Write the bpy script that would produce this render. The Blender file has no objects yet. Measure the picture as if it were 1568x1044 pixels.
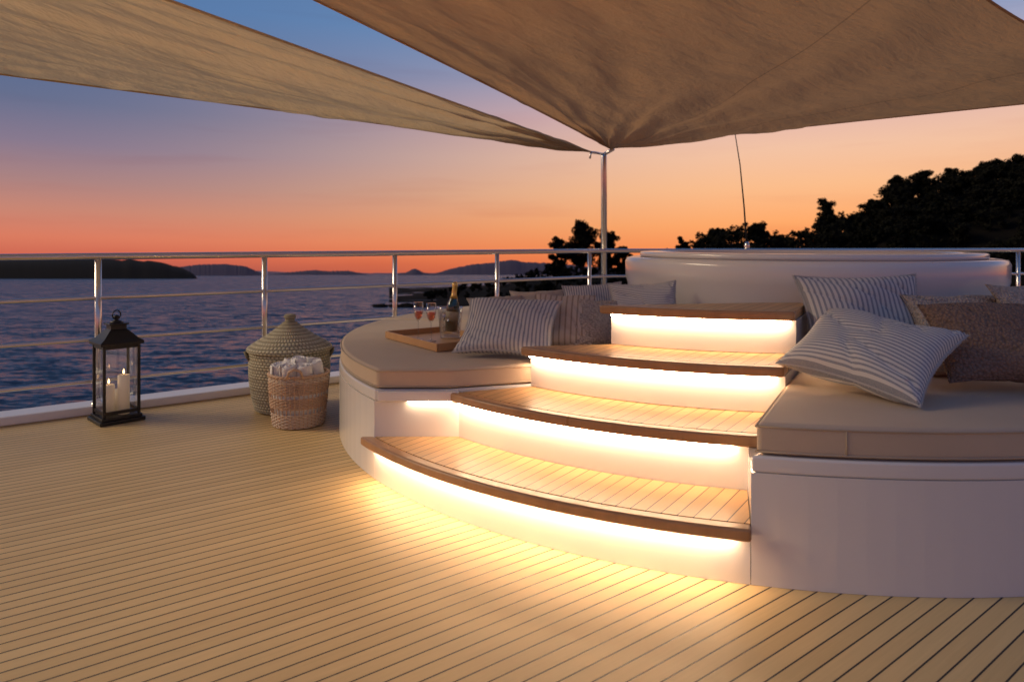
import bpy, math, random
from mathutils import Vector, Matrix, noise
random.seed(7)
S = bpy.context.scene
COL = S.collection
R = math.radians

# ------------------------------------------------------------------ helpers
def lin(r, g, b):
    f = lambda c: (c/255/12.92) if c/255 <= .04045 else ((c/255+.055)/1.055)**2.4
    return (f(r), f(g), f(b), 1)

def empty(name, loc=(0, 0, 0)):
    e = bpy.data.objects.new(name, None)
    e.location = loc
    e.empty_display_size = .1
    COL.objects.link(e)
    return e

def mobj(name, verts, faces, mat=None, parent=None, smooth=False, bevel=0, uv=None, segs=3, M=None):
    me = bpy.data.meshes.new(name)
    if M is not None:
        verts = [M @ Vector(v) for v in verts]
    me.from_pydata([tuple(v) for v in verts], [], faces)
    if mat: me.materials.append(mat)
    if uv:
        l = me.uv_layers.new(name="UVMap")
        for lp in me.loops:
            l.data[lp.index].uv = uv[lp.vertex_index]
    if smooth:
        for p in me.polygons: p.use_smooth = True
    me.update()
    o = bpy.data.objects.new(name, me)
    COL.objects.link(o)
    if parent:
        o.parent = parent
        o.matrix_parent_inverse = Matrix.Translation(-Vector(parent.location))
    if bevel:
        b = o.modifiers.new("bevel", 'BEVEL')
        b.width = bevel; b.segments = segs; b.limit_method = 'ANGLE'; b.angle_limit = R(40)
        for p in me.polygons: p.use_smooth = True
        w = o.modifiers.new("wn", 'WEIGHTED_NORMAL'); w.keep_sharp = True
    return o

def prism_data(poly, z0, z1):
    n = len(poly)
    area = sum(poly[i][0]*poly[(i+1) % n][1]-poly[(i+1) % n][0]*poly[i][1] for i in range(n))
    if area < 0: poly = poly[::-1]
    v = [(p[0], p[1], z0) for p in poly]+[(p[0], p[1], z1) for p in poly]
    f = [tuple(range(n-1, -1, -1)), tuple(range(n, 2*n))]
    f += [(i, (i+1) % n, n+(i+1) % n, n+i) for i in range(n)]
    return v, f

def prism(name, poly, z0, z1, mat, parent=None, bevel=0, segs=3, smooth=False):
    v, f = prism_data(poly, z0, z1)
    return mobj(name, v, f, mat, parent, bevel=bevel, segs=segs, smooth=smooth)

def box(name, c, s, mat, parent=None, bevel=0, M=None):
    hx, hy, hz = s[0]/2, s[1]/2, s[2]/2
    v = [(c[0]+x*hx, c[1]+y*hy, c[2]+z*hz) for z in (-1, 1) for x, y in ((-1, -1), (1, -1), (1, 1), (-1, 1))]
    f = [(3, 2, 1, 0), (4, 5, 6, 7), (0, 1, 5, 4), (1, 2, 6, 5), (2, 3, 7, 6), (3, 0, 4, 7)]
    return mobj(name, v, f, mat, parent, bevel=bevel, M=M)

def revolve(name, prof, mat, parent=None, n=48, M=None, smooth=True, squash=1):
    v = []; f = []; uv = []
    m = len(prof)
    for j, (r, z) in enumerate(prof):
        for i in range(n):
            a = 2*math.pi*i/n
            v.append((r*math.cos(a), r*math.sin(a)*squash, z)); uv.append((i/n, z))
    for j in range(m-1):
        for i in range(n):
            f.append((j*n+i, j*n+(i+1) % n, (j+1)*n+(i+1) % n, (j+1)*n+i))
    if prof[0][0] > 1e-4: f.append(tuple(range(n-1, -1, -1)))
    if prof[-1][0] > 1e-4: f.append(tuple((m-1)*n+i for i in range(n)))
    return mobj(name, v, f, mat, parent, smooth=smooth, M=M, uv=uv)

def tube_data(pts, r, k=8, closed=False):
    pts = [Vector(p) for p in pts]
    n = len(pts); v = []; f = []
    rr = r if isinstance(r, (list, tuple)) else [r]*n
    for i, p in enumerate(pts):
        a = pts[(i-1) % n] if (i > 0 or closed) else pts[i]
        b = pts[(i+1) % n] if (i < n-1 or closed) else pts[i]
        t = (b-a).normalized()
        up = Vector((0, 0, 1)) if abs(t.z) < .95 else Vector((1, 0, 0))
        s = t.cross(up).normalized(); u = s.cross(t).normalized()
        for j in range(k):
            an = 2*math.pi*j/k
            v.append(p+s*math.cos(an)*rr[i]+u*math.sin(an)*rr[i])
    for i in range(n if closed else n-1):
        i2 = (i+1) % n
        for j in range(k):
            f.append((i*k+j, i*k+(j+1) % k, i2*k+(j+1) % k, i2*k+j))
    if not closed:
        f.append(tuple(range(k-1, -1, -1))); f.append(tuple((n-1)*k+j for j in range(k)))
    return v, f

def tube(name, pts, r, mat, parent=None, k=8, closed=False, M=None):
    v, f = tube_data(pts, r, k, closed)
    return mobj(name, v, f, mat, parent, smooth=True, M=M)

def merge(parts):
    V = []; F = []
    for v, f in parts:
        o = len(V); V += list(v); F += [tuple(i+o for i in q) for q in f]
    return V, F

# ------------------------------------------------------------------ materials
class N:
    def __init__(s, name):
        s.m = bpy.data.materials.new(name); s.m.use_nodes = True
        s.t = s.m.node_tree; s.b = s.t.nodes['Principled BSDF']; s.out = s.t.nodes['Material Output']
    def n(s, ty, **kw):
        x = s.t.nodes.new(ty)
        for k, v in kw.items(): setattr(x, k, v)
        return x
    def l(s, a, b): s.t.links.new(a, b)
    def math(s, op, a, b=None, c=None):
        x = s.n('ShaderNodeMath', operation=op)
        for i, q in enumerate((a, b, c)):
            if q is None: continue
            if isinstance(q, (int, float)): x.inputs[i].default_value = q
            else: s.l(q, x.inputs[i])
        return x.outputs[0]
    def vmath(s, op, a, b=None):
        x = s.n('ShaderNodeVectorMath', operation=op)
        for i, q in enumerate((a, b)):
            if q is None: continue
            if isinstance(q, tuple): x.inputs[i].default_value = q
            else: s.l(q, x.inputs[i])
        return x.outputs[0]
    def mix(s, fac, a, b, blend='MIX'):
        x = s.n('ShaderNodeMix', data_type='RGBA', blend_type=blend)
        for i, q in ((0, fac), (6, a), (7, b)):
            if isinstance(q, (int, float)): x.inputs[i].default_value = q
            elif isinstance(q, tuple): x.inputs[i].default_value = q if len(q) == 4 else q+(1,)
            else: s.l(q, x.inputs[i])
        return x.outputs[2]
    def noise(s, vec, scale, detail=3, rough=.5, out='Fac'):
        x = s.n('ShaderNodeTexNoise'); x.inputs['Scale'].default_value = scale
        x.inputs['Detail'].default_value = detail; x.inputs['Roughness'].default_value = rough
        if vec is not None: s.l(vec, x.inputs['Vector'])
        return x.outputs[out]
    def obj(s): return s.n('ShaderNodeTexCoord').outputs['Object']
    def uv(s): return s.n('ShaderNodeTexCoord').outputs['UV']
    def bump(s, h, strength=.3, dist=.01):
        x = s.n('ShaderNodeBump'); x.inputs['Strength'].default_value = strength
        x.inputs['Distance'].default_value = dist; s.l(h, x.inputs['Height'])
        s.l(x.outputs[0], s.b.inputs['Normal']); return x
    def set(s, **kw):
        for k, v in kw.items():
            i = s.b.inputs[k.replace('_', ' ')]
            if isinstance(v, (int, float, tuple)): i.default_value = v
            else: s.l(v, i)
        return s

def plain(name, col, rough=.5, metal=0, var=.12, scale=6, bump=0, bscale=60, **kw):
    m = N(name)
    f = m.noise(m.obj(), scale, 2)
    c = tuple(col)+((1,) if len(col) == 3 else ())
    dark = tuple(x*(1-var) for x in c[:3])+(1,)
    lite = tuple(min(1, x*(1+var)) for x in c[:3])+(1,)
    m.set(Base_Color=m.mix(f, dark, lite), Roughness=rough, Metallic=metal, **kw)
    if bump: m.bump(m.noise(m.obj(), bscale, 2), bump, .004)
    return m.m

def teak(name, nrm, spacing, light, dark, seam=True, sw=.09, rough=.45):
    m = N(name); P = m.obj()
    d = m.n('ShaderNodeVectorMath', operation='DOT_PRODUCT'); m.l(P, d.inputs[0]); d.inputs[1].default_value = (nrm[0], nrm[1], 0)
    e = m.n('ShaderNodeVectorMath', operation='DOT_PRODUCT'); m.l(P, e.inputs[0]); e.inputs[1].default_value = (-nrm[1], nrm[0], 0)
    q = m.math('DIVIDE', d.outputs['Value'], spacing)
    idx = m.math('FLOOR', q); fr = m.math('FRACT', q)
    wn = m.n('ShaderNodeTexWhiteNoise', noise_dimensions='1D'); m.l(idx, wn.inputs['W'])
    cb = m.n('ShaderNodeCombineXYZ'); m.l(m.math('MULTIPLY', e.outputs['Value'], 1.6), cb.inputs[0])
    m.l(m.math('MULTIPLY', q, 3.0), cb.inputs[1]); m.l(m.math('MULTIPLY', idx, 3.7), cb.inputs[2])
    g = m.noise(cb.outputs[0], 3.0, 5, .65)
    big = m.noise(P, .9, 2)
    t = m.math('ADD', m.math('MULTIPLY', g, .8), m.math('MULTIPLY', wn.outputs['Value'], .35))
    t = m.math('SUBTRACT', m.math('ADD', t, m.math('MULTIPLY', big, .6)), .36)
    c = m.mix(m.math('MINIMUM', m.math('MAXIMUM', t, 0), 1), dark, light)
    rg = m.math('ADD', m.math('MULTIPLY', g, .25), rough-.1)
    if seam:
        mask = m.math('LESS_THAN', fr, sw)
        c = m.mix(mask, c, (.024, .020, .018, 1))
        h = m.math('SUBTRACT', m.math('MULTIPLY', g, .25), m.math('MULTIPLY', mask, 1.0))
    else:
        h = m.math('MULTIPLY', g, .5)
    m.set(Base_Color=c, Roughness=rg)
    m.bump(h, .5, .0012)
    return m.m

RAILN = (-.6, .8)
M_deck = teak('teak_deck', RAILN, .0565, (.78, .57, .28), (.56, .385, .17), sw=.095, rough=.5)
M_tread = teak('teak_tread', (.817, -.576), .055, (.62, .38, .18), (.38, .21, .09), sw=.07, rough=.35)
M_teak = teak('teak_trim', (.817, -.576), .6, (.52, .30, .15), (.28, .145, .065), seam=False, rough=.3)
M_gel = plain('white_gelcoat', (.78, .75, .72), .22, var=.02, Coat_Weight=.4)
M_steel = plain('polished_steel', (.74, .70, .66), .25, 1, var=.05)
M_black = plain('black_metal', (.018, .017, .017), .4, .4)
M_cush = plain('cushion_fabric', (.58, .46, .34), .9, var=.10, scale=3, bump=.5, bscale=350)
M_pipe = plain('cushion_piping', (.46, .37, .28), .9)
M_towel = plain('towel_cotton', (.8, .78, .76), 1, bump=.9, bscale=160)
M_wax = plain('candle_wax', (.85, .78, .66), .5, Emission_Color=(1, .65, .35, 1), Emission_Strength=.06)  # faint emission stands in for flame light inside the wax
M_tray = teak('tray_wood', (.58, -.815), .5, (.62, .36, .16), (.42, .22, .09), seam=False)
M_gold = plain('gold_foil', (.85, .60, .20), .3, .9)
M_label = plain('bottle_label', (.6, .52, .35), .6)

def emis(name, col, st):
    m = N(name); m.set(Base_Color=(.8, .8, .8, 1), Emission_Color=col, Emission_Strength=st)
    return m.m
M_led = emis('led_light', (1, .71, .45, 1), 80)
M_wallfill = emis('added_wall_fill', (1, .70, .44, 1), 46)  # added glow that brightens the wall left of step one
M_flame = emis('candle_flame', (1, .55, .2, 1), 9)

def glass(name, col=(1, 1, 1, 1), rough=0):
    m = N(name); m.set(Base_Color=col, Roughness=rough, Transmission_Weight=1.0, IOR=1.45)
    return m.m
def thin_glass(name, tint=(1, 1, 1, 1)):
    m = N(name)
    t = m.n('ShaderNodeBsdfTransparent'); t.inputs[0].default_value = tint
    g = m.n('ShaderNodeBsdfGlossy'); g.inputs['Roughness'].default_value = .03
    lw = m.n('ShaderNodeLayerWeight'); lw.inputs[0].default_value = .35
    x = m.n('ShaderNodeMixShader'); m.l(m.math('ADD', m.math('MULTIPLY', lw.outputs['Facing'], .75), .05), x.inputs[0]); m.l(t.outputs[0], x.inputs[1]); m.l(g.outputs[0], x.inputs[2])
    m.l(x.outputs[0], m.out.inputs['Surface']); return m.m
M_lg = thin_glass('lantern_glass')
M_glass = thin_glass('clear_glass', (.95, .96, .97, 1))
M_drink = thin_glass('red_aperitif', (.96, .45, .34, 1))
M_bottle = plain('bottle_glass', (.01, .03, .012), .06, Coat_Weight=1.0)

def striped(name, axis, n=15, bg=(.68, .65, .60, 1), fg=(.19, .21, .26, 1), duty=.44):
    m = N(name); u = m.uv(); s = m.n('ShaderNodeSeparateXYZ'); m.l(u, s.inputs[0])
    q = m.math('FRACT', m.math('MULTIPLY', s.outputs[axis], n))
    k = m.math('LESS_THAN', q, duty)
    k2 = m.math('MULTIPLY', k, m.math('ADD', .50, m.math('MULTIPLY', m.noise(m.obj(), 220, 1), .5)))
    k2 = m.math('MINIMUM', k2, 1)
    m.set(Base_Color=m.mix(k2, bg, fg), Roughness=.95)
    m.bump(m.noise(m.obj(), 260, 1), .4, .002)
    return m.m
M_strU = striped('striped_linen_a', 0, 24); M_strV = striped('striped_linen_b', 1, 27)
M_strT = striped('striped_linen_tan', 0, 11, (.60, .50, .40, 1), (.30, .22, .16, 1), .3)
def knit(name, col, sc):
    m = N(name)
    v = m.n('ShaderNodeTexVoronoi'); v.inputs['Scale'].default_value = sc; m.l(m.obj(), v.inputs['Vector'])
    d = v.outputs['Distance']
    m.set(Base_Color=m.mix(m.math('MULTIPLY', d, 1.0), col+(1,), tuple(c*.5 for c in col)+(1,)), Roughness=1)
    m.bump(m.math('SUBTRACT', 1, d), 1.0, .009)
    return m.m
M_knitC = knit('knit_cream', (.64, .54, .45), 80)
M_knitB = knit('knit_brown', (.33, .22, .165), 80)
M_linen = plain('plain_linen', (.50, .42, .35), .95, bump=.6, bscale=220)

def wicker(name, c1, c2, nu, nz):
    m = N(name); s = m.n('ShaderNodeSeparateXYZ'); m.l(m.uv(), s.inputs[0])
    zz = m.math('MULTIPLY', s.outputs[1], nz)
    row = m.math('FLOOR', zz)
    uu = m.math('ADD', m.math('MULTIPLY', s.outputs[0], nu), m.math('MULTIPLY', row, .5))
    a = m.math('ABSOLUTE', m.math('SINE', m.math('MULTIPLY', uu, math.pi)))
    b = m.math('ABSOLUTE', m.math('SINE', m.math('MULTIPLY', zz, math.pi)))
    h = m.math('POWER', m.math('MULTIPLY', a, b), .5)
    nn = m.noise(m.obj(), 30, 2)
    c = m.mix(nn, c1+(1,), c2+(1,))
    c = m.mix(h, tuple(x*.35 for x in c1)+(1,), c)
    m.set(Base_Color=c, Roughness=.8); m.bump(h, .9, .008)
    return m.m
M_wick = wicker('seagrass_weave', (.50, .44, .28), (.78, .72, .52), 60, 48)
M_rattan = plain('rattan', (.56, .37, .24), .55, var=.3, scale=30)
M_rattanL = plain('rattan_pale', (.68, .53, .40), .55, var=.2, scale=30)

def sailmat(name, col, tf, seams):
    m = N(name)
    s = m.n('ShaderNodeSeparateXYZ'); m.l(m.uv(), s.inputs[0])
    seam = None
    for u0 in seams:
        k = m.math('LESS_THAN', m.math('ABSOLUTE', m.math('SUBTRACT', s.outputs[0], u0)), .0009)
        seam = k if seam is None else m.math('MAXIMUM', seam, k)
    nn = m.noise(m.obj(), 1.1, 3, .6)
    c = m.mix(nn, tuple(x*.86 for x in col)+(1,), tuple(x*1.06 for x in col)+(1,))
    c = m.mix(m.math('MULTIPLY', seam, .35), c, (.12, .07, .04, 1))
    cb = m.n('ShaderNodeMapping'); cb.inputs['Scale'].default_value = (2.2, 3, 1); m.l(m.uv(), cb.inputs[0])
    h = m.noise(cb.outputs[0], 6, 5, .6)
    m.set(Base_Color=c, Roughness=.85)
    bp = m.bump(h, .8, .08)
    tr = m.n('ShaderNodeBsdfTranslucent'); m.l(c, tr.inputs[0]); m.l(bp.outputs[0], tr.inputs['Normal'])
    x = m.n('ShaderNodeMixShader'); x.inputs[0].default_value = tf
    m.l(m.b.outputs[0], x.inputs[1]); m.l(tr.outputs[0], x.inputs[2]); m.l(x.outputs[0], m.out.inputs['Surface'])
    return m.m
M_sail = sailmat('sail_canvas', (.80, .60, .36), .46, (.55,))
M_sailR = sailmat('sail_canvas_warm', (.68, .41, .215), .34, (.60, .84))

# ------------------------------------------------------------------ world
W = bpy.data.worlds.new("World"); S.world = W; W.use_nodes = True
nt = W.node_tree; nt.nodes.clear()
def wn(t, **k):
    x = nt.nodes.new(t)
    for a, b in k.items(): setattr(x, a, b)
    return x
tc = wn('ShaderNodeTexCoord'); sp = wn('ShaderNodeSeparateXYZ'); nt.links.new(tc.outputs['Generated'], sp.inputs[0])
def wm(op, a, b=None):
    x = wn('ShaderNodeMath', operation=op)
    for i, q in enumerate((a, b)):
        if q is None: continue
        if isinstance(q, (int, float)): x.inputs[i].default_value = q
        else: nt.links.new(q, x.inputs[i])
    return x.outputs[0]
elev = wm('ADD', sp.outputs[2], wm('MULTIPLY', sp.outputs[1], .048))
def ramp(stops):
    r = wn('ShaderNodeValToRGB'); nt.links.new(elev, r.inputs[0])
    e = r.color_ramp.elements
    while len(e) < len(stops): e.new(.5)
    for el, (p, c) in zip(e, stops): el.position = p; el.color = lin(*c)
    return r.outputs[0]
cool = ramp([(0, (166, 84, 78)), (.02, (208, 102, 82)), (.045, (222, 126, 98)), (.08, (202, 136, 118)), (.115, (172, 132, 132)),
             (.16, (136, 122, 144)), (.21, (102, 112, 144)), (.27, (82, 108, 150)), (.34, (84, 120, 168)), (1, (46, 64, 106))])
warm = ramp([(0, (232, 110, 62)), (.03, (250, 142, 80)), (.07, (253, 170, 108)), (.12, (251, 190, 142)), (.17, (244, 196, 166)),
             (.225, (224, 182, 178)), (.28, (172, 168, 192)), (.34, (122, 152, 194)), (.5, (82, 112, 162)), (1, (48, 68, 110))])
mr = wn('ShaderNodeMapRange', interpolation_type='SMOOTHSTEP'); nt.links.new(sp.outputs[0], mr.inputs[0])
mr.inputs[1].default_value = -.62; mr.inputs[2].default_value = .36
front = wn('ShaderNodeMapRange', interpolation_type='SMOOTHSTEP'); nt.links.new(sp.outputs[1], front.inputs[0])
front.inputs[1].default_value = -.1; front.inputs[2].default_value = .5
fac = wm('MULTIPLY', mr.outputs[0], front.outputs[0])
mx = wn('ShaderNodeMix', data_type='RGBA'); nt.links.new(fac, mx.inputs[0]); nt.links.new(cool, mx.inputs[6]); nt.links.new(warm, mx.inputs[7])
mp = wn('ShaderNodeMapping'); mp.inputs['Scale'].default_value = (1.5, 1.5, 16); nt.links.new(tc.outputs['Generated'], mp.inputs[0])
cn = wn('ShaderNodeTexNoise'); cn.inputs['Scale'].default_value = 2.2; cn.inputs['Detail'].default_value = 6; nt.links.new(mp.outputs[0], cn.inputs['Vector'])
cr = wn('ShaderNodeMapRange'); nt.links.new(cn.outputs['Fac'], cr.inputs[0]); cr.inputs[1].default_value = .56; cr.inputs[2].default_value = .8
cr.inputs[3].default_value = 0; cr.inputs[4].default_value = .3
cl = wn('ShaderNodeMix', data_type='RGBA', blend_type='MULTIPLY'); nt.links.new(cr.outputs[0], cl.inputs[0])
nt.links.new(mx.outputs[2], cl.inputs[6]); cl.inputs[7].default_value = (.8, .6, .62, 1)
bg = wn('ShaderNodeBackground'); nt.links.new(cl.outputs[2], bg.inputs[0]); bg.inputs[1].default_value = .97
sky = wn('ShaderNodeTexSky'); sky.sky_type = 'NISHITA'; sky.sun_disc = False; sky.sun_elevation = R(1); sky.sun_rotation = R(25)
bg2 = wn('ShaderNodeBackground'); nt.links.new(sky.outputs[0], bg2.inputs[0]); bg2.inputs[1].default_value = .002
ad = wn('ShaderNodeAddShader'); nt.links.new(bg.outputs[0], ad.inputs[0]); nt.links.new(bg2.outputs[0], ad.inputs[1])
wo = wn('ShaderNodeOutputWorld'); nt.links.new(ad.outputs[0], wo.inputs[0])

sl = bpy.data.lights.new('warm_side_fill', 'SUN'); sl.energy = 1.95; sl.angle = R(24); sl.color = (1, .77, .50)  # added warm fill from the left, in place of unseen deck lights
so = bpy.data.objects.new('warm_side_fill', sl); COL.objects.link(so)
so.rotation_euler = Vector((.94, .0, -.50)).to_track_quat('-Z', 'Y').to_euler()

# ------------------------------------------------------------------ camera
cd = bpy.data.cameras.new('camera'); cam = bpy.data.objects.new('camera', cd); COL.objects.link(cam)
cd.lens = 24; cd.sensor_width = 36; cd.shift_y = -.097; cd.clip_end = 80000; cd.clip_start = .05
cam.location = (0, 0, 1.2); cam.rotation_euler = (R(90), 0, 0); S.camera = cam
cd.dof.use_dof = True; cd.dof.focus_distance = 3.3; cd.dof.aperture_fstop = 2.8
S.view_settings.view_transform = 'Standard'; S.view_settings.look = 'None'; S.view_settings.exposure = 0

# ------------------------------------------------------------------ deck, hull, rail
P0 = Vector((-2.91, 4.8)); DR = Vector((.8, .6)); NR = Vector((-.6, .8))
def rl(s, off=0): return P0+DR*s+NR*off
corner = rl(4.93)
E2 = Vector((8.5, 8.7))
deck_poly = [tuple(rl(-9)), tuple(corner), tuple(E2), (14, 3), (13, -7), (-7, -8)]
prism('teak_deck_floor', deck_poly, -.06, 0, M_deck)
hull = empty('yacht_hull', (0, 5, -2))
def strip(name, o0, o1, z0, z1, bevel=.012):
    n2 = Vector((-.09, 1)).normalized()
    a = [rl(-9, o0), rl(4.93, o0), E2+n2*o0]
    b = [E2+n2*o1, rl(4.93, o1), rl(-9, o1)]
    return prism(name, [tuple(p) for p in a+b], z0, z1, M_gel, hull, bevel=bevel)
strip('gunwale_cap', -.07, .15, .001, .062)
strip('hull_side', .0, .13, -8.0, -.065, 0)
rail = empty('stainless_railing', (-1, 6, .5))
ZR = (1.095, .805, .515, .225)
path = [rl(-6), rl(-3), rl(0), rl(2), rl(4), rl(4.7), corner+Vector((.12, .02)), Vector((3, 7.93)), Vector((5.5, 8.25)), E2]
for i, z in enumerate(ZR):
    tube('top_rail' if i == 0 else 'mid_rail_%d' % i, [(p.x, p.y, z) for p in path], .024 if i == 0 else .0150, M_steel, rail, 12)
posts = [rl(s) for s in (-3.45, -2.3, -1.15, 0, 1.15, 2.31, 3.45, 4.72)]+[Vector((2.3, 7.86)), Vector((3.6, 8.0)), Vector((4.9, 8.17)), Vector((6.2, 8.36)), Vector((7.4, 8.54))]
for i, p in enumerate(posts):
    tube('post_%d' % i, [(p.x, p.y, .06), (p.x, p.y, 1.09)], .0215, M_steel, rail, 12)
    revolve('post_foot_%d' % i, [(.045, 0), (.045, .008), (.028, .014), (.024, .03)], M_steel, rail, 20, M=Matrix.Translation((p.x, p.y, .062)))
TP = Vector((1.045, 7.76, 2.2))
mast = empty('shade_sail_pole', (TP.x, TP.y, 0))
revolve('pole', [(.034, .06), (.034, 2.16), (.03, 2.19), (.0, 2.2)], M_steel, mast, 20, M=Matrix.Translation((TP.x, TP.y, 0)))
revolve('pole_foot', [(.08, .06), (.08, .08), (.04, .09)], M_steel, mast, 24, M=Matrix.Translation((TP.x, TP.y, 0.003)))
tube('shackle_left', [(TP.x, TP.y, 2.19), (TP.x-.1, TP.y-.06, 2.2), (TP.x-.16, TP.y-.1, 2.2)], .014, M_steel, mast)
tube('shackle_drop', [(TP.x-.16, TP.y-.1, 2.2), (TP.x-.17, TP.y-.1, 2.13)], .011, M_steel, mast)
tube('shackle_right', [(TP.x, TP.y, 2.19), (TP.x+.1, TP.y-.08, 2.24)], .02, M_steel, mast)
ant = empty('whip_antenna', (2.75, 8.0, 1.1))
tube('whip', [(2.74, 7.96, 1.1), (2.71, 7.97, 1.6), (2.665, 7.98, 2.1), (2.60, 8.0, 2.55)], [.012, .009, .007, .005], M_black, ant)
revolve('antenna_base', [(.03, 1.07), (.03, 1.16), (.015, 1.2)], M_steel, ant, 16, M=Matrix.Translation((2.74, 7.96, 0)))

# ------------------------------------------------------------------ sails
def bez(a, m, b, t): return a*(1-t)**2+m*2*t*(1-t)+b*t*t
def sail(name, T, A, B, ca, cb, cc, mat, seed, drop=.12):
    T, A, B = Vector(T), Vector(A), Vector(B)
    e = empty(name, T)
    cen = (T+A+B)/3
    mA = (T+A)/2+(cen-(T+A)/2)*ca; mB = (T+B)/2+(cen-(T+B)/2)*cb
    nu, nv = 130, 150
    v = []; f = []; uv = []
    for j in range(nv+1):
        t = (j/nv)**1.5
        a = bez(T, mA, A, t); b = bez(T, mB, B, t)
        for i in range(nu+1):
            u = i/nu
            p = a.lerp(b, u)
            k = 4*u*(1-u)
            p = p+(T-(A+B)/2)*(cc*k*t**2.2)
            dist = (p-T).length
            p.z -= drop*k*math.sin(math.pi*min(1, t*1.0))
            wr = math.exp(-dist/1.5)
            p.z += (math.sin(u*44+seed+3.5*noise.noise(p*2))*.046*min(1, dist*2.0)*wr)*min(1, k*3)
            p.z += .060*noise.noise(Vector((u*13+seed, t*1.6, 0)))*min(1, dist)*min(1, k*4+.1)
            p.z += .022*(1-2*abs(noise.noise(Vector((u*9+seed, t*7, 4)))))*min(1, dist)*min(1, k*3)
            for eu in (u, 1-u):
                p.z += .040*math.exp(-eu*12)*(1-math.exp(-eu*60))*noise.noise(Vector((eu*8+seed, t*32, 1)))*min(1, dist)
            v.append(p); uv.append((u, t))
    for j in range(nv):
        for i in range(nu):
            a = j*(nu+1)+i; f.append((a, a+1, a+nu+2, a+nu+1))
    mobj('canvas', v, f, mat, e, smooth=True, uv=uv)
    for nm, idx in (('hem_a', [j*(nu+1) for j in range(nv+1)]), ('hem_b', [j*(nu+1)+nu for j in range(nv+1)]), ('hem_c', [nv*(nu+1)+i for i in range(nu+1)])):
        tube(nm, [v[k] for k in idx][1:], .009, mat, e, 6)
    return e
sail('shade_sail', (TP.x-.16, TP.y-.1, 2.205), (-4.45, 3.95, 2.36), (-5.1, -.7, 2.93), .05, .06, .10, M_sail, 1.3)
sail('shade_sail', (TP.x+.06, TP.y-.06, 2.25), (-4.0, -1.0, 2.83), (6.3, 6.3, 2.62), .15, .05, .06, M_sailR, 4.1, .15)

# ------------------------------------------------------------------ sunpad + steps
C = Vector((1.52, 5.0))
RP = 2.70
def arc(r, a0, a1, n=48): return [(C.x+r*math.cos(a0+(a1-a0)*i/n), C.y+r*math.sin(a0+(a1-a0)*i/n)) for i in range(n+1)]
def ang(p): return math.atan2(p[1]-C.y, p[0]-C.x) % (2*math.pi)
LA = Vector((-.715, 3.46)); LB = Vector((.50, 3.66)); LC = Vector((-.27, 3.46))
def hit(A, B, r):
    d = (B-A).normalized(); m = A-C
    b = m.dot(d); c = m.dot(m)-r*r
    return A+d*(-b-math.sqrt(max(0, b*b-c)))
RA = Vector((.84, 2.40)); RB = Vector((.94, 2.72)); RC = Vector((.87, 2.42)); RD = Vector((1.22, 3.04))
Lup = lambda r: hit(LA, LB, r)
Lp = lambda r: hit(LA, LC, r) if r > 2.2 else Lup(r)
Rlow = lambda r: hit(RA, RB, r)
Rup = lambda r: hit(RC, RD, r)
aL = ang(Lp(RP)); aR = ang(Rlow(RP))
R2 = 2.36; R3 = 2.00; R4 = 1.66
pad = empty('sunpad_with_steps', (C.x, C.y, 0))
outer = arc(RP, aR, aL+2*math.pi, 160)
body = outer+arc(R2, ang(Lp(R2)), ang(Rlow(R2)), 40)
prism('sunpad_base', body, .001, .393, M_gel, pad, smooth=False)
rim = outer+[tuple(Lp(2.41)), tuple(Lup(1.98)), tuple(Lup(1.3)), (1.30, 3.75), (1.42, 3.38), tuple(RD), tuple(RC)]
prism('sunpad_rim', rim, .3935, .452, M_gel, pad, bevel=.010)
def sector(rin, rout, lf, rf, n=40, inset=0.0):
    lo, ro, li, ri = lf(rout), rf(rout), lf(rin), rf(rin)
    return arc(rout, ang(lo)+inset/rout, ang(ro)-inset/rout, n)+arc(rin, ang(ri)-inset/rin, ang(li)+inset/rin, n)
prism('step_body_1', sector(R2+.002, RP, Lp, Rlow, inset=.002), .001, .168, M_gel, pad)
prism('step_body_3', sector(1.35, R3, Lp, Rup), .442, .603, M_gel, pad)
prism('step_body_4', sector(1.25, R4, Lp, Rup), .652, .813, M_gel, pad)
def tread(k, rin, rnose, lf, rf, z0, z1):
    sp_ = .06
    prism('tread_planks_%d' % k, sector(rin, rnose-sp_-.003, lf, rf, inset=.003), z0+.003, z1-.0015, M_tread, pad)
    prism('tread_nosing_%d' % k, sector(rnose-sp_, rnose, lf, rf, inset=.0), z0, z1, M_teak, pad, bevel=.011, segs=4)
def led(k, r, lf, rf, z):
    a0, a1 = ang(lf(r))+.006, ang(rf(r))-.02
    prof = ((.013, z), (.019, z-.007), (.027, z-.001))
    v = []; f = []
    for dr, zz in prof: v += [(x, y, zz) for x, y in arc(r+dr, a0, a1, 26)]
    for k2 in range(2):
        f += [(k2*27+i, (k2+1)*27+i, (k2+1)*27+i+1, k2*27+i+1) for i in range(26)]
    mobj('led_strip_%d' % k, v, f, M_led, pad)
tread(1, R2+.003, RP+.06, Lp, Rlow, .170, .215); led(1, RP, Lp, Rlow, .168)
tread(2, R3-.02, R2+.050, Lp, Rup, .395, .441); led(2, R2, Lp, Rlow, .392)
tread(3, R4-.02, R3+.045, Lp, Rup, .605, .651); led(3, R3, Lp, Rup, .602)
tread(4, 1.2, R4+.05, Lp, Rup, .815, .861); led(4, R4, Lp, Rup, .812)
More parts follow.
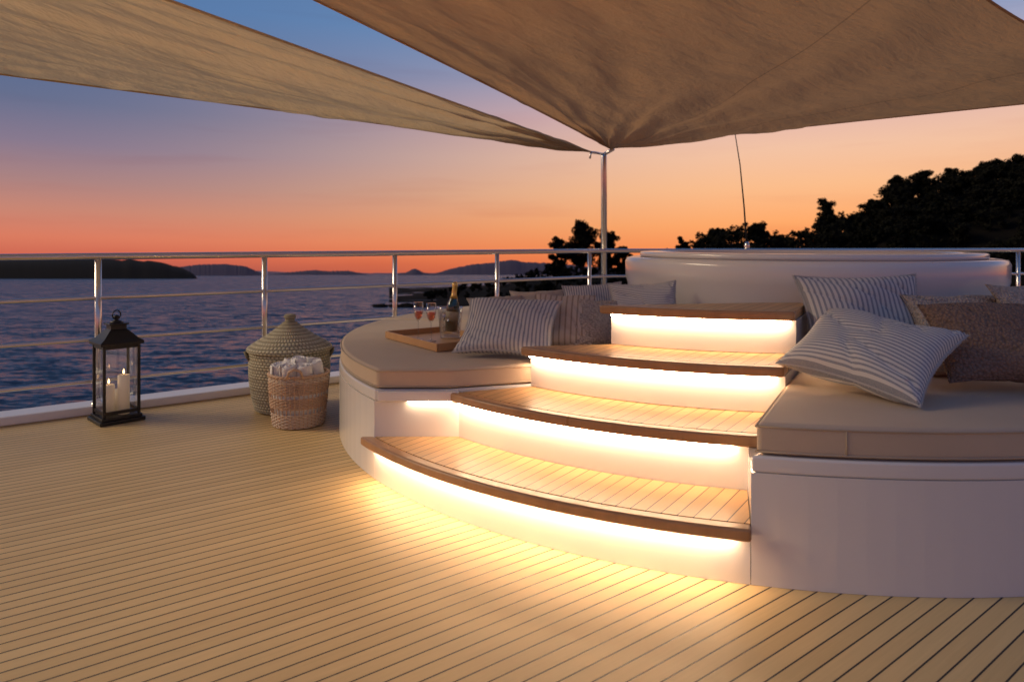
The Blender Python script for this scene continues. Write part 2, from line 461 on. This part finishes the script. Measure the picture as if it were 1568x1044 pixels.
# return wall left of step one: added lip and glowing strip that brighten it
p0 = Lp(RP); xs0, xs1, yw = p0.x+.05, Lp(R2).x-.03, 3.46
box('added_side_lip', ((xs0+xs1)/2, yw-.016, .422), (xs1-xs0+.06, .028, .052), M_gel, pad, .006)
mobj('led_strip_side', [(xs0+.12, yw-.012, .3945), (xs1, yw-.012, .3945), (xs1, yw-.022, .3945), (xs0+.12, yw-.022, .3945)], [(0, 1, 2, 3)], M_wallfill, pad)

# cushions
CZ0, CZ1 = .454, .556
def cushion(name, poly, z1=CZ1):
    prism(name, poly, CZ0, z1, M_cush, pad, bevel=.022, segs=4)
    for nm, z in (('_piping_top', z1-.012), ('_piping_bottom', CZ0+.012)):
        pts = [(p[0], p[1], z) for p in poly]
        v, f = tube_data(pts, .0045, 6, True)
        mobj(name+nm, v, f, M_pipe, pad, smooth=True)
l0 = Lp(RP-.01); l1 = Lup(1.32)
a0 = ang(l0)
left_front = [tuple(l0), tuple(Lp(2.40)), tuple(Lup(2.00)), tuple(l1)]
cushion('cushion_left', left_front+arc(1.25, ang(l1), R(165), 20)+arc(RP-.01, R(165), a0, 30)[:-1])
cushion('cushion_back', arc(1.25, R(20), R(163), 24)+arc(RP-.01, R(163), R(20), 40))
rc0 = hit(RC, RD, RP-.01); a1 = ang(rc0)
cushion('cushion_right', [tuple(rc0), tuple(RD), (1.43, 3.38), (1.31, 3.74)]+arc(1.25, R(262), R(345), 20)+arc(RP-.01, R(345), a1, 40)[:-1], .566)
for k, an in enumerate((a1+.11, a1+.62)):
    p = (C.x+(RP-.009)*math.cos(an), C.y+(RP-.009)*math.sin(an))
    tube('cushion_right_seam_%d' % k, [(p[0], p[1], CZ0+.015), (p[0], p[1], .552)], .003, M_pipe, pad, 6)

# hot tub
TC = Vector((2.07, 4.92))
tub = empty('hot_tub', (TC.x, TC.y, .45))
TM = Matrix.Translation((TC.x, TC.y, 0))
revolve('tub_wall', [(1.22, .458), (1.22, .90), (1.235, .95), (1.238, 1.055), (1.225, 1.082), (1.19, 1.09), (1.13, 1.09), (1.125, 1.0), (1.1, .8), (.9, .6), (0, .58)], M_gel, tub, 96, M=TM)
revolve('tub_coaming', [(1.125, 1.086), (1.128, 1.118), (1.118, 1.126), (1.0, 1.128), (.985, 1.12), (.98, 1.05)], M_gel, tub, 96, M=TM)
M_water = plain('tub_water', (.05, .12, .16), .05, var=.1)
revolve('tub_water', [(0, 1.0), (1.05, 1.0)], M_water, tub, 64, M=TM)

# ------------------------------------------------------------------ pillows
def pillow(name, BL, u, v, th, mat, seed, fringe=None, wr=.009):
    BL, u, v = Vector(BL), Vector(u), Vector(v)
    w, h = u.length, v.length
    X = u.normalized(); Z = X.cross(v).normalized(); Y = Z.cross(X)
    cen = BL+u/2+v/2
    n = 44; V = []; F = []; UV = []; idx = {}
    for side in (1, -1):
        for j in range(n+1):
            for i in range(n+1):
                a, b = -1+2*i/n, -1+2*j/n
                a = math.sin(a*math.pi/2)*.35+a*.65; b = math.sin(b*math.pi/2)*.35+b*.65
                edge = i in (0, n) or j in (0, n)
                if side == -1 and edge: idx[(side, i, j)] = idx[(1, i, j)]; continue
                x = w/2*a*(1-.10*(1-b*b)*abs(a)**3); y = h/2*b*(1-.10*(1-a*a)*abs(b)**3)
                t = th/2*((max(0, 1-a*a))*(max(0, 1-b*b)))**.42
                q = Vector((a*1.2+seed*3.1, b*1.2, side*2.0))
                nz = noise.noise(q)*1.2
                # a few diagonal pull creases
                cr_ = abs(noise.noise(Vector(((a+b)*1.6+seed, (a-b)*.5, seed*2.3))))
                nz -= .8*math.exp(-cr_*16)
                t += nz*wr*1.8*(0 if edge else 1)
                rr = math.hypot(abs(a)-1, abs(b)-1); an = math.atan2(1-abs(b), 1-abs(a))
                t += math.sin(an*9+seed)*wr*.6*math.exp(-rr*4.0)*(0 if edge else 1)
                sag = noise.noise(Vector((a*.7+seed, b*.7, 5)))*.06*w
                P = cen+X*x+Y*y+Z*(side*t+sag)
                idx[(side, i, j)] = len(V); V.append(P); UV.append(((a+1)/2, (b+1)/2))
    for side in (1, -1):
        for j in range(n):
            for i in range(n):
                q = (idx[(side, i, j)], idx[(side, i+1, j)], idx[(side, i+1, j+1)], idx[(side, i, j+1)])
                F.append(q if side == 1 else q[::-1])
    e = empty(name, cen)
    mobj('cover', V, F, mat, e, smooth=True, uv=UV)
    ring = [idx[(1, i, 0)] for i in range(n)]+[idx[(1, n, j)] for j in range(n)]+[idx[(1, n-i, n)] for i in range(n)]+[idx[(1, 0, n-j)] for j in range(n)]
    pts = [V[k] for k in ring]
    tube('welt', pts, .004, mat if fringe is None else fringe, e, 5, True)
    if fringe:
        fv = []; ff = []
        for k in range(len(pts)):
            a, b = pts[k], pts[(k+1) % len(pts)]
            for s in range(5):
                p = a.lerp(b, (s+random.random()*.6)/5)
                out = (p-cen).normalized()
                d = (out+Vector((random.uniform(-.4, .4), random.uniform(-.4, .4), random.uniform(-.4, .4)))).normalized()*random.uniform(.007, .013)
                t = (b-a).normalized()*.0016
                o = len(fv); fv += [p-t, p+t, p+d+t*.5, p+d-t*.5]; ff.append((o, o+1, o+2, o+3))
        mobj('fringe', fv, ff, fringe, e)
    return e
M_fr = plain('frayed_linen', (.5, .48, .45), 1)
# right group
pillow('striped_throw_pillow', (1.17, 2.97, .66), (.37, -.43, -.07), (.34, .31, .22), .22, M_strV, 1, M_fr)
pillow('striped_throw_pillow', (1.50, 3.42, .60), (.66, .04, 0), (.0, .2, .42), .17, M_strU, 2, M_fr)
pillow('brown_knit_throw_pillow', (1.83, 2.86, .61), (.62, -.06, 0), (.03, .27, .30), .2, M_knitB, 3)
pillow('cream_knit_throw_pillow', (2.0, 3.36, .62), (.62, .04, 0), (.05, .2, .30), .17, M_knitC, 4)
pillow('linen_throw_pillow', (1.60, 3.25, .60), (.5, -.12, 0), (.10, .28, .14), .16, M_linen, 5)
pillow('cream_knit_throw_pillow', (2.45, 3.25, .62), (.6, .25, 0), (-.05, .2, .36), .17, M_knitC, 14)
# left group
pillow('striped_throw_pillow', (-.40, 3.82, .60), (.54, -.14, 0), (.22, .27, .24), .18, M_strU, 6, M_fr)
pillow('tan_striped_throw_pillow', (.08, 3.92, .60), (.36, -.06, 0), (.08, .26, .27), .15, M_strT, 7)
pillow('cream_knit_throw_pillow', (.26, 3.86, .60), (.36, .05, 0), (.10, .22, .24), .14, M_knitC, 8)
pillow('striped_throw_pillow', (.56, 4.02, .64), (.40, -.04, .02), (.06, .16, .30), .13, M_strV, 9, M_fr)
pillow('striped_throw_pillow', (.33, 4.34, .60), (.38, .0, .02), (.02, .14, .31), .13, M_strU, 10, M_fr)
pillow('linen_throw_pillow', (-.30, 4.46, .60), (.38, .12, .02), (.05, .2, .20), .14, M_linen, 11)
pillow('linen_throw_pillow', (-.02, 4.66, .60), (.38, .05, 0), (.03, .16, .25), .14, M_linen, 12)

# ------------------------------------------------------------------ tray + drinks
tc_ = Vector((-.46, 4.38)); zt = .560
TMx = Matrix.Translation((tc_.x, tc_.y, zt)) @ Matrix.Rotation(math.atan2(-.815, .58), 4, 'Z')
tray = empty('serving_tray', (tc_.x, tc_.y, zt))
box('tray_floor', (0, 0, .006), (.68, .42, .010), M_tray, tray, .002, TMx)
box('side_front', (0, -.215, .023), (.70, .012, .046), M_tray, tray, .003, TMx)
box('side_back', (0, .215, .023), (.70, .012, .046), M_tray, tray, .003, TMx)
box('side_left', (-.345, 0, .023), (.012, .416, .046), M_tray, tray, .003, TMx)
box('side_right', (.345, 0, .023), (.012, .416, .046), M_tray, tray, .003, TMx)
def flute(x, y):
    e = empty('champagne_glass', (x, y, zt+.012)); M = Matrix.Translation((x, y, zt+.013))
    revolve('glass_body', [(.033, 0), (.032, .003), (.006, .008), (.0038, .02), (.0038, .115), (.012, .128), (.026, .150), (.032, .185), (.030, .24)], M_glass, e, 28, M=M)
    revolve('drink', [(0, .131), (.0095, .1325), (.0232, .153), (.0268, .178), (.0272, .184), (0, .184)], M_drink, e, 28, M=M)
flute(-.598, 4.36); flute(-.508, 4.29)
bk = empty('ice_bucket', (-.405, 4.47, zt)); BM = Matrix.Translation((-.405, 4.47, zt+.012))
revolve('bucket_glass', [(0, .002), (.062, 0), (.066, .01), (.082, .19), (.086, .20), (.083, .20), (.078, .19), (.060, .016), (0, .014)], M_glass, bk, 40, M=BM)
M_ice = glass('ice', (.95, .98, 1, 1), .15)
for i in range(12):
    a = i*2.4; r = .03+.02*(i % 2)
    Mi = BM @ Matrix.Translation((r*math.cos(a), r*math.sin(a), .04+.012*i)) @ Matrix.Rotation(i*1.1, 4, (1, .6, .3))
    box('ice_cube_%d' % i, (0, 0, 0), (.026, .026, .026), M_ice, bk, .004, Mi)
bt = empty('champagne_bottle', (-.395, 4.47, zt)); BB = Matrix.Translation((-.40, 4.47, zt+.055)) @ Matrix.Rotation(R(5), 4, 'Y')
revolve('bottle', [(0, .004), (.035, .0), (.042, .008), (.042, .15), (.038, .18), (.024, .215), (.0155, .24), (.0145, .29), (.016, .30), (0, .302)], M_bottle, bt, 32, M=BB)
revolve('foil', [(.0265, .214), (.0172, .24), (.0162, .285), (.0185, .292), (.0185, .304), (.016, .318), (.006, .324), (0, .324)], M_gold, bt, 28, M=BB)
revolve('label', [(.0425, .07), (.0425, .13)], M_label, bt, 32, M=BB)

# ------------------------------------------------------------------ baskets
bx, by = -1.60, 4.92
b1 = empty('lidded_seagrass_basket', (bx, by, 0)); B1 = Matrix.Translation((bx, by, .001))
prof = [(0, .001)]; nb = 26
for i in range(nb*4+1):
    t = i/(nb*4); z = .01+t*.42
    r = .235+.045*math.sin(t*math.pi*.62)+.005*abs(math.sin(t*nb*math.pi))+.004*math.sin(t*5)
    prof.append((r, z))
revolve('basket_body', prof, M_wick, b1, 96, M=B1)
pl = [(.288, .42), (.297, .43), (.292, .448), (.283, .455)]
K = [(.0, .275, .455), (.2, .238, .480), (.45, .160, .528), (.65, .100, .572), (.85, .055, .608), (1, .040, .622)]
def kint(t):
    for a, b in zip(K, K[1:]):
        if t <= b[0]:
            s = (t-a[0])/(b[0]-a[0]); return a[1]+(b[1]-a[1])*s, a[2]+(b[2]-a[2])*s
    return K[-1][1:]
for i in range(57):
    t = i/56; r, z = kint(t); k = .004*abs(math.sin(t*14*math.pi)); pl.append((r+k, z+k))
pl += [(.034, .627), (.034, .645), (.042, .655), (.042, .668), (.03, .677), (0, .679)]
revolve('basket_lid', pl, M_wick, b1, 96, M=B1)
for s in (-1, 1):
    tube('handle_%d' % (s+1), [(s*.272, -.06, .37), (s*.295, -.045, .405), (s*.303, 0, .418), (s*.295, .045, .405), (s*.272, .06, .37)], .010, M_wick, b1, 8, M=B1 @ Matrix.Rotation(R(20), 4, 'Z'))
sx, sy = -1.405, 4.50
b2 = empty('towel_basket', (sx, sy, 0)); B2 = Matrix.Translation((sx, sy, .003))
def rad(z): return .160+.026*math.sin(min(1, z/.33)*math.pi*.55)
parts = []; partsL = []
nr = 40
for k in range(32):
    z = .008+k*.0103; r = rad(z)
    if .10 < z < .125 or .2 < z < .222: continue
    pts = [((r+.004*math.cos(math.pi*(i/2+k)))*math.cos(2*math.pi*i/nr/2), (r+.004*math.cos(math.pi*(i/2+k)))*math.sin(2*math.pi*i/nr/2), z) for i in range(nr*2)]
    (partsL if (z < .10 or z > .29) else parts).append(tube_data(pts, .0042, 5, True))
for i in range(nr):
    a = 2*math.pi*i/nr
    parts.append(tube_data([((rad(z))*math.cos(a), (rad(z))*math.sin(a), z) for z in (.005, .09, .17, .25, .325)], .0036, 5))
v, f = merge(parts); mobj('weave', v, f, M_rattan, b2, smooth=True, M=B2)
v, f = merge(partsL); mobj('weave_bands', v, f, M_rattanL, b2, smooth=True, M=B2)
rv, rf = merge([tube_data([((.188+.006*math.cos(i*1.0+ph))*math.cos(2*math.pi*i/80), (.188+.006*math.cos(i*1.0+ph))*math.sin(2*math.pi*i/80), .334+.006*math.sin(i*1.0+ph)) for i in range(80)], .006, 6, True) for ph in (0, 2.1, 4.2)])
mobj('braided_rim', rv, rf, M_rattan, b2, smooth=True, M=B2)
revolve('basket_bottom', [(0, .004), (.155, .006)], M_rattan, b2, 32, M=B2)
revolve('basket_lining', [(.150, .01), (.172, .2), (.178, .315)], M_towel, b2, 48, M=B2)
for s in (-1, 1):
    tube('handle_%d' % (s+1), [(s*.185, -.05, .33), (s*.195, -.035, .375), (s*.195, 0, .39), (s*.195, .035, .375), (s*.185, .05, .33)], .008, M_rattan, b2, 8, M=B2 @ Matrix.Rotation(R(100), 4, 'Z'))
def towel(i, x, y, z, tilt, az):
    M = B2 @ Matrix.Translation((x, y, z)) @ Matrix.Rotation(az, 4, 'Z') @ Matrix.Rotation(tilt, 4, 'X')
    v = []; f = []; n = 90; th = .0056
    rings = ((-.11, 0), (.085, 0), (.098, -.0012), (.104, -.0035))
    K_ = len(rings)*2
    for k in range(n+1):
        a = k/n*2*math.pi*3.6; r = .008+.0118*a/(2*math.pi)+.0015*math.sin(a*2.3+i)
        for s in (-1, 1):
            for zz, dr in rings:
                v.append(((r+s*(th+dr))*math.cos(a), (r+s*(th+dr))*math.sin(a), zz+.004*math.sin(a*1.7+i)))
    seq = (0, 1, 2, 3, 7, 6, 5, 4, 0)
    for k in range(n):
        o = k*K_; q = o+K_
        for a, b in zip(seq, seq[1:]):
            f.append((o+a, o+b, q+b, q+a))
    f.append((0, 1, 2, 3, 7, 6, 5, 4)); o = n*K_; f.append(tuple(o+x for x in (4, 5, 6, 7, 3, 2, 1, 0)))
    mobj('rolled_towel_%d' % i, v, f, M_towel, b2, smooth=True, M=M)
for i, (x, y, z, t, a) in enumerate([(-.115, -.05, .30, .2, .4), (-.03, -.10, .305, .25, .0), (.07, -.09, .30, .2, -.3), (.12, 0, .305, .2, -1.2), (-.09, .06, .305, .25, 2), (0, .0, .33, .1, .7), (.05, .1, .31, .2, 3)]):
    towel(i, x, y, z, t, a)

# ------------------------------------------------------------------ lantern
lx, ly = -2.665, 4.60
lan = empty('candle_lantern', (lx, ly, 0)); LM = Matrix.Translation((lx, ly, .002)) @ Matrix.Rotation(R(47), 4, 'Z')
w = .225
box('base_plate', (0, 0, .012), (w+.05, w+.05, .024), M_black, lan, .004, LM)
box('base_step', (0, 0, .034), (w+.02, w+.02, .02), M_black, lan, .003, LM)
for i, (a, b) in enumerate(((-1, -1), (1, -1), (1, 1), (-1, 1))):
    box('corner_post_%d' % i, (a*(w/2-.008), b*(w/2-.008), .28), (.017, .017, .47), M_black, lan, .002, LM)
    box('glazing_bar_%d' % i, (a*(w/2-.008) if i % 2 else 0, b*(w/2-.008) if not i % 2 else 0, .07), (.01 if i % 2 else w-.035, w-.035 if i % 2 else .01, .022), M_black, lan, 0, LM)
    box('glazing_top_%d' % i, (a*(w/2-.008) if i % 2 else 0, b*(w/2-.008) if not i % 2 else 0, .50), (.01 if i % 2 else w-.035, w-.035 if i % 2 else .01, .022), M_black, lan, 0, LM)
    s = [(-(w/2-.017), -w/2+.009), ((w/2-.017), -w/2+.009)]
    q = Matrix.Rotation(R(90*i), 4, 'Z')
    mobj('glass_pane_%d' % i, [q @ Vector((s[0][0], s[0][1], .08)), q @ Vector((s[1][0], s[1][1], .08)), q @ Vector((s[1][0], s[1][1], .49)), q @ Vector((s[0][0], s[0][1], .49))], [(0, 1, 2, 3)], M_lg, lan, M=LM)
box('top_plate', (0, 0, .522), (w+.035, w+.035, .018), M_black, lan, .003, LM)
rt = []
for s, z in ((w/2+.022, .531), (w/2-.012, .556), (.062, .60), (.048, .612), (.048, .640)):
    rt += [(-s, -s, z), (s, -s, z), (s, s, z), (-s, s, z)]
rf = []
for k in range(4):
    for i in range(4):
        rf.append((k*4+i, k*4+(i+1) % 4, k*4+4+(i+1) % 4, k*4+4+i))
rf.append((16, 17, 18, 19)); rf.append((3, 2, 1, 0))
mobj('roof', rt, rf, M_black, lan, M=LM, bevel=.002)
box('cupola_cap', (0, 0, .646), (.12, .12, .010), M_black, lan, .003, LM)
revolve('finial', [(.045, .651), (.03, .665), (.012, .672), (.012, .685), (.02, .692), (.012, .702), (0, .704)], M_black, lan, 20, M=LM)
tube('ring_handle', [(.03*math.cos(a), 0, .705+.03*math.sin(a)) for a in [2*math.pi*i/24 for i in range(24)]], .004, M_black, lan, 6, True, M=LM @ Matrix.Rotation(R(20), 4, 'Z'))
for i, (x, y, r, h) in enumerate(((-.050, -.01, .036, .20), (.03, -.045, .036, .26), (.035, .05, .036, .15))):
    M = LM @ Matrix.Translation((x, y, .045))
    revolve('candle_%d' % i, [(r, 0), (r, h-.004), (r-.004, h), (r-.008, h-.004), (0, h-.01)], M_wax, lan, 24, M=M)
    tube('wick_%d' % i, [(0, 0, h-.01), (0.001, 0, h+.008)], .0012, M_black, lan, 5, M=M)
    if i < 2:
        revolve('flame_%d' % i, [(0, h+.004), (.005, h+.012), (.006, h+.018), (.003, h+.032), (0, h+.04)], M_flame, lan, 10, M=M)

# ------------------------------------------------------------------ sea
TILT = -.048
seaz = lambda y: -4.3+TILT*y
m = N('sea_water'); P = m.obj()
mp_ = m.n('ShaderNodeMapping'); mp_.inputs['Scale'].default_value = (.55, 1.3, 1); mp_.inputs['Rotation'].default_value = (0, 0, R(12)); m.l(P, mp_.inputs[0])
n1 = m.noise(mp_.outputs[0], .55, 3, .55, 'Color'); n2 = m.noise(mp_.outputs[0], 2.6, 3, .6, 'Color'); n3 = m.noise(mp_.outputs[0], .03, 2, .6, 'Fac')
a = m.vmath('MULTIPLY', m.vmath('SUBTRACT', n1, (.5, .5, .5)), (.8, 1.7, 0))
b = m.vmath('MULTIPLY', m.vmath('SUBTRACT', n2, (.5, .5, .5)), (1.0, 2.0, 0))
nn = m.vmath('NORMALIZE', m.vmath('ADD', m.vmath('ADD', a, b), (0, -.13, 1)))
m.set(Base_Color=(.020, .042, .085, 1), Roughness=m.math('ADD', m.math('MULTIPLY', n3, .15), .18), IOR=1.33)
m.l(nn, m.b.inputs['Normal'])
M_sea = m.m
xs = 40000
mobj('sea', [(-xs, -300, seaz(-300)), (xs, -300, seaz(-300)), (xs, 45000, seaz(45000)), (-xs, 45000, seaz(45000))], [(0, 1, 2, 3)], M_sea)

# ------------------------------------------------------------------ land
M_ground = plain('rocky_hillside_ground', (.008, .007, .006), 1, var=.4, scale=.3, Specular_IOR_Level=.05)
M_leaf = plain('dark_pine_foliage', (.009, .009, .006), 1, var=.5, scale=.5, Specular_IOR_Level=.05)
M_bark = plain('bark', (.02, .016, .012), 1, Specular_IOR_Level=.1)
TB = [(-.17, 458), (-.13, 441), (-.09, 424), (-.02, 414), (.04, 404), (.12, 400), (.2, 392), (.235, 380), (.265, 368), (.30, 354), (.35, 348), (.40, 362), (.43, 354),
      (.46, 330), (.50, 332), (.53, 318), (.56, 288), (.63, 272), (.69, 258), (.75, 246), (.9, 220), (1.2, 195), (1.6, 185)]
def interp(a, T):
    if a <= T[0][0]: return T[0][1]
    for p, q in zip(T, T[1:]):
        if a <= q[0]: return p[1]+(q[1]-p[1])*(a-p[0])/(q[0]-p[0])
    return T[-1][1]
DRG = 165.0
def ground(a, D):
    top = (370-interp(a, TB))/1045*DRG+1.2
    s = seaz(D)
    g = max(top-3.6, seaz(DRG)+.2)
    ds = 114+6*noise.noise(Vector((a*7, 1, 2)))
    t = (D-ds)/(DRG-ds)
    rise = g-seaz(DRG)
    if t < 0: return s-1+t*8
    t2 = min(1, t)
    k = .25*t2**.4+.75*t2*t2*(3-2*t2)
    z = s+rise*k*(1 if t <= 1 else max(.3, 1-(t-1)*.3))+.6*noise.noise(Vector((a*D*.12, D*.12, 0)))*min(1, t*4)
    return z
V = []; F = []; na, nd = 240, 40
for i in range(na+1):
    a = -.18+1.85*i/na
    for j in range(nd+1):
        D = 106+170*(j/nd)**1.3; V.append((a*D, D, ground(a, D)))
for i in range(na):
    for j in range(nd):
        q = i*(nd+1)+j; F.append((q, q+nd+1, q+nd+2, q+1))
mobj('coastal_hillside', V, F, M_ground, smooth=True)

def leaves(cen, rx, rz, n, size, V, F):
    for _ in range(n):
        d = Vector((random.gauss(0, 1), random.gauss(0, 1), random.gauss(0, 1))).normalized()*(random.random()**.45)
        p = cen+Vector((d.x*rx, d.y*rx, d.z*rz))
        s = size*random.uniform(.5, 1.4)
        u = Vector((random.uniform(-1, 1), random.uniform(-1, 1), random.uniform(-1, 1))).normalized()
        w_ = u.orthogonal().normalized()*s*.5; u = u*s
        o = len(V); V += [p-u*.5, p+w_, p+u*.5, p-w_]; F.append((o, o+1, o+2, o+3))
V = []; F = []
def tree(a, D, H):
    z = ground(a, D); x = a*D
    o = len(V); tv, tf = tube_data([(x, D, z-.3), (x+.2, D, z+H*.6)], [.16, .08], 5)
    V.extend(tv); F.extend([tuple(i+o for i in q) for q in tf])
    for c in range(random.randint(6, 9)):
        hz = random.uniform(.18, .88)
        cc = Vector((x+random.uniform(-1, 1)*H*.34, D+random.uniform(-1, 1)*H*.3, z+H*hz))
        leaves(cc, H*random.uniform(.14, .26), H*random.uniform(.12, .19), 30, .55*max(.55, min(1, H/4)), V, F)
for t in range(300):
    a = -.13+1.1*random.random()**.9
    D = random.uniform(122, 158)
    if a < .02 and random.random() < .4: continue
    tree(a, D, random.uniform(2.6, 5.2)*(.4 if a < .02 else (.6 if a < .22 else 1)))
for t in range(170):                       # dense wood on the upper right slope
    tree(random.uniform(.45, .92), random.uniform(140, 163), random.uniform(3.2, 5.4))
a = -.12
while a < 1.1:
    for k in range(2 if a < .45 else 3):
        sm = .4 if a < .02 else (.62 if a < .22 else 1)
        tree(a+random.uniform(-.008, .008), random.uniform(157, 170), random.uniform(3.0, 5.2)*sm)
    a += .0105 if a < .8 else .03
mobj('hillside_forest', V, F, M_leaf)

def pine(x, y, z, H, spread, seed, ncl=16):
    random.seed(seed)
    e = empty('pine_tree', (x, y, z))
    top = Vector((x+random.uniform(-.5, .5), y, z+H*.9)); base = Vector((x, y, z-.4)); mid = base.lerp(top, .5)+Vector((random.uniform(-.4, .4), 0, 0))
    parts = [tube_data([base, mid, top], [.28, .2, .07], 7)]
    LV = []; LF = []
    for k in range(ncl):
        t = .30+.70*(k+random.random())/ncl; st = base.lerp(top, t*.92)
        an = random.uniform(0, 2*math.pi); L = spread*.5*random.uniform(.25, 1)*(1.25-abs(t-.58)*1.7)
        en = st+Vector((math.cos(an)*L, math.sin(an)*L, H*.03+random.uniform(0, .08)*H))
        parts.append(tube_data([st, st.lerp(en, .5)+Vector((0, 0, .15)), en], [.09, .06, .02], 5))
        leaves(en, spread*random.uniform(.12, .20), spread*random.uniform(.09, .15), 150, .40, LV, LF)
        leaves(st.lerp(en, .5), spread*.14, spread*.11, 80, .38, LV, LF)
    v, f = merge(parts); mobj('trunk_and_limbs', v, f, M_bark, e, smooth=True)
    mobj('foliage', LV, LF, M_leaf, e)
def place(a, D, top_py, spread, seed, ncl=16, minh=4):
    zt_ = (370-top_py)/1045*D+1.2; z = ground(a, D); H = max(minh, zt_-z)
    pine(a*D, D, z, H, spread, seed, ncl)
place(.105, 146, 333, 8.0, 21, 36); place(.066, 144, 358, 5.2, 22, 22); place(.138, 148, 347, 6.0, 23, 24); place(.16, 149, 374, 4.2, 24, 14)
place(.462, 158, 302, 5.5, 25, 24); place(.30, 160, 349, 4.8, 26, 18); place(.36, 160, 340, 5.4, 27, 18); place(.53, 160, 304, 5, 31, 18)
place(.565, 160, 268, 6, 28, 24); place(.60, 161, 260, 6, 29, 24); place(.645, 161, 256, 5, 30, 20); place(.25, 158, 362, 3.4, 32, 14)
place(.70, 161, 244, 6, 33, 22); place(.745, 161, 236, 6, 34, 22)

def island(name, D, prof, mat, rough=0.0, depth=.12):
    V = []; F = []; n = 140
    a0, a1 = prof[0][0], prof[-1][0]
    for i in range(n+1):
        a = a0+(a1-a0)*i/n
        py = interp(a, prof); zr = (370-py)/1045*D+1.2; s = seaz(D)
        zr = max(zr+rough*(noise.noise(Vector((i*.35, D, 0)))+.6*noise.noise(Vector((i*1.3, D, 3)))), s-1)
        for k, (dd, fz) in enumerate(((0, 0), (.03, .55), (.08, 1), (.16, .5), (.2, -.1))):
            DD = D*(1+dd*depth/.12)
            V.append((a*DD, DD, seaz(DD)-2+(zr-s+2)*fz+(0 if fz > 0 else -5)))
    for i in range(n):
        for k in range(4):
            q = i*5+k; F.append((q, q+5, q+6, q+1))
    mobj(name, V, F, mat, smooth=True)
M_is1 = plain('island_scrub', (.012, .012, .014), 1, var=.3, scale=.02, Specular_IOR_Level=.1)
M_is2 = plain('hazy_hills_near', (.075, .065, .10), 1, var=.05, scale=.001, Specular_IOR_Level=.1)  # distance haze is mixed into the base colour
M_is3 = plain('hazy_hills_far', (.19, .14, .19), 1, var=.05, scale=.001, Specular_IOR_Level=.1)  # paler, with more distance haze put into the colour
island('wooded_island', 820, [(-1.2, 398), (-.75, 397), (-.62, 395), (-.56, 396), (-.52, 399), (-.49, 407), (-.468, 418), (-.46, 428)], M_is1, 1.6)
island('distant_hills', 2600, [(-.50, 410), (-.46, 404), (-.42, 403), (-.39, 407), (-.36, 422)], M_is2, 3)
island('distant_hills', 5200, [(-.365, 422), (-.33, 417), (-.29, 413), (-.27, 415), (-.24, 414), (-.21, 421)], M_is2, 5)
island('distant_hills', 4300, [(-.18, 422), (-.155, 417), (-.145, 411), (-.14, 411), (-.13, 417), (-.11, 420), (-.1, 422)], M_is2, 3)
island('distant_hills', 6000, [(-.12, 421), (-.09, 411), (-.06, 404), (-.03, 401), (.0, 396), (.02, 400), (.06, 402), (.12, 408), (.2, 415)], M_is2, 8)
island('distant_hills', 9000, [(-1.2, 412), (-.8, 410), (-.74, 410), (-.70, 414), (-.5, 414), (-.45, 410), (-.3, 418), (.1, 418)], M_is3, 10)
V = []; F = []
for i in range(26):
    a = random.uniform(-.20, -.13); D = random.uniform(113, 121); r = random.uniform(.3, .9)
    o = len(V); c = Vector((a*D, D, seaz(D)))
    for j in range(5):
        for k in range(8):
            th = math.pi*j/4; ph = 2*math.pi*k/8
            d = Vector((math.sin(th)*math.cos(ph)*1.6, math.sin(th)*math.sin(ph), math.cos(th)*.5))
            V.append(c+d*r*(1+.4*noise.noise(d*1.5+c)))
    for j in range(4):
        for k in range(8): F.append((o+j*8+k, o+(j+1)*8+k, o+(j+1)*8+(k+1) % 8, o+j*8+(k+1) % 8))
mobj('shore_rocks', V, F, M_ground)
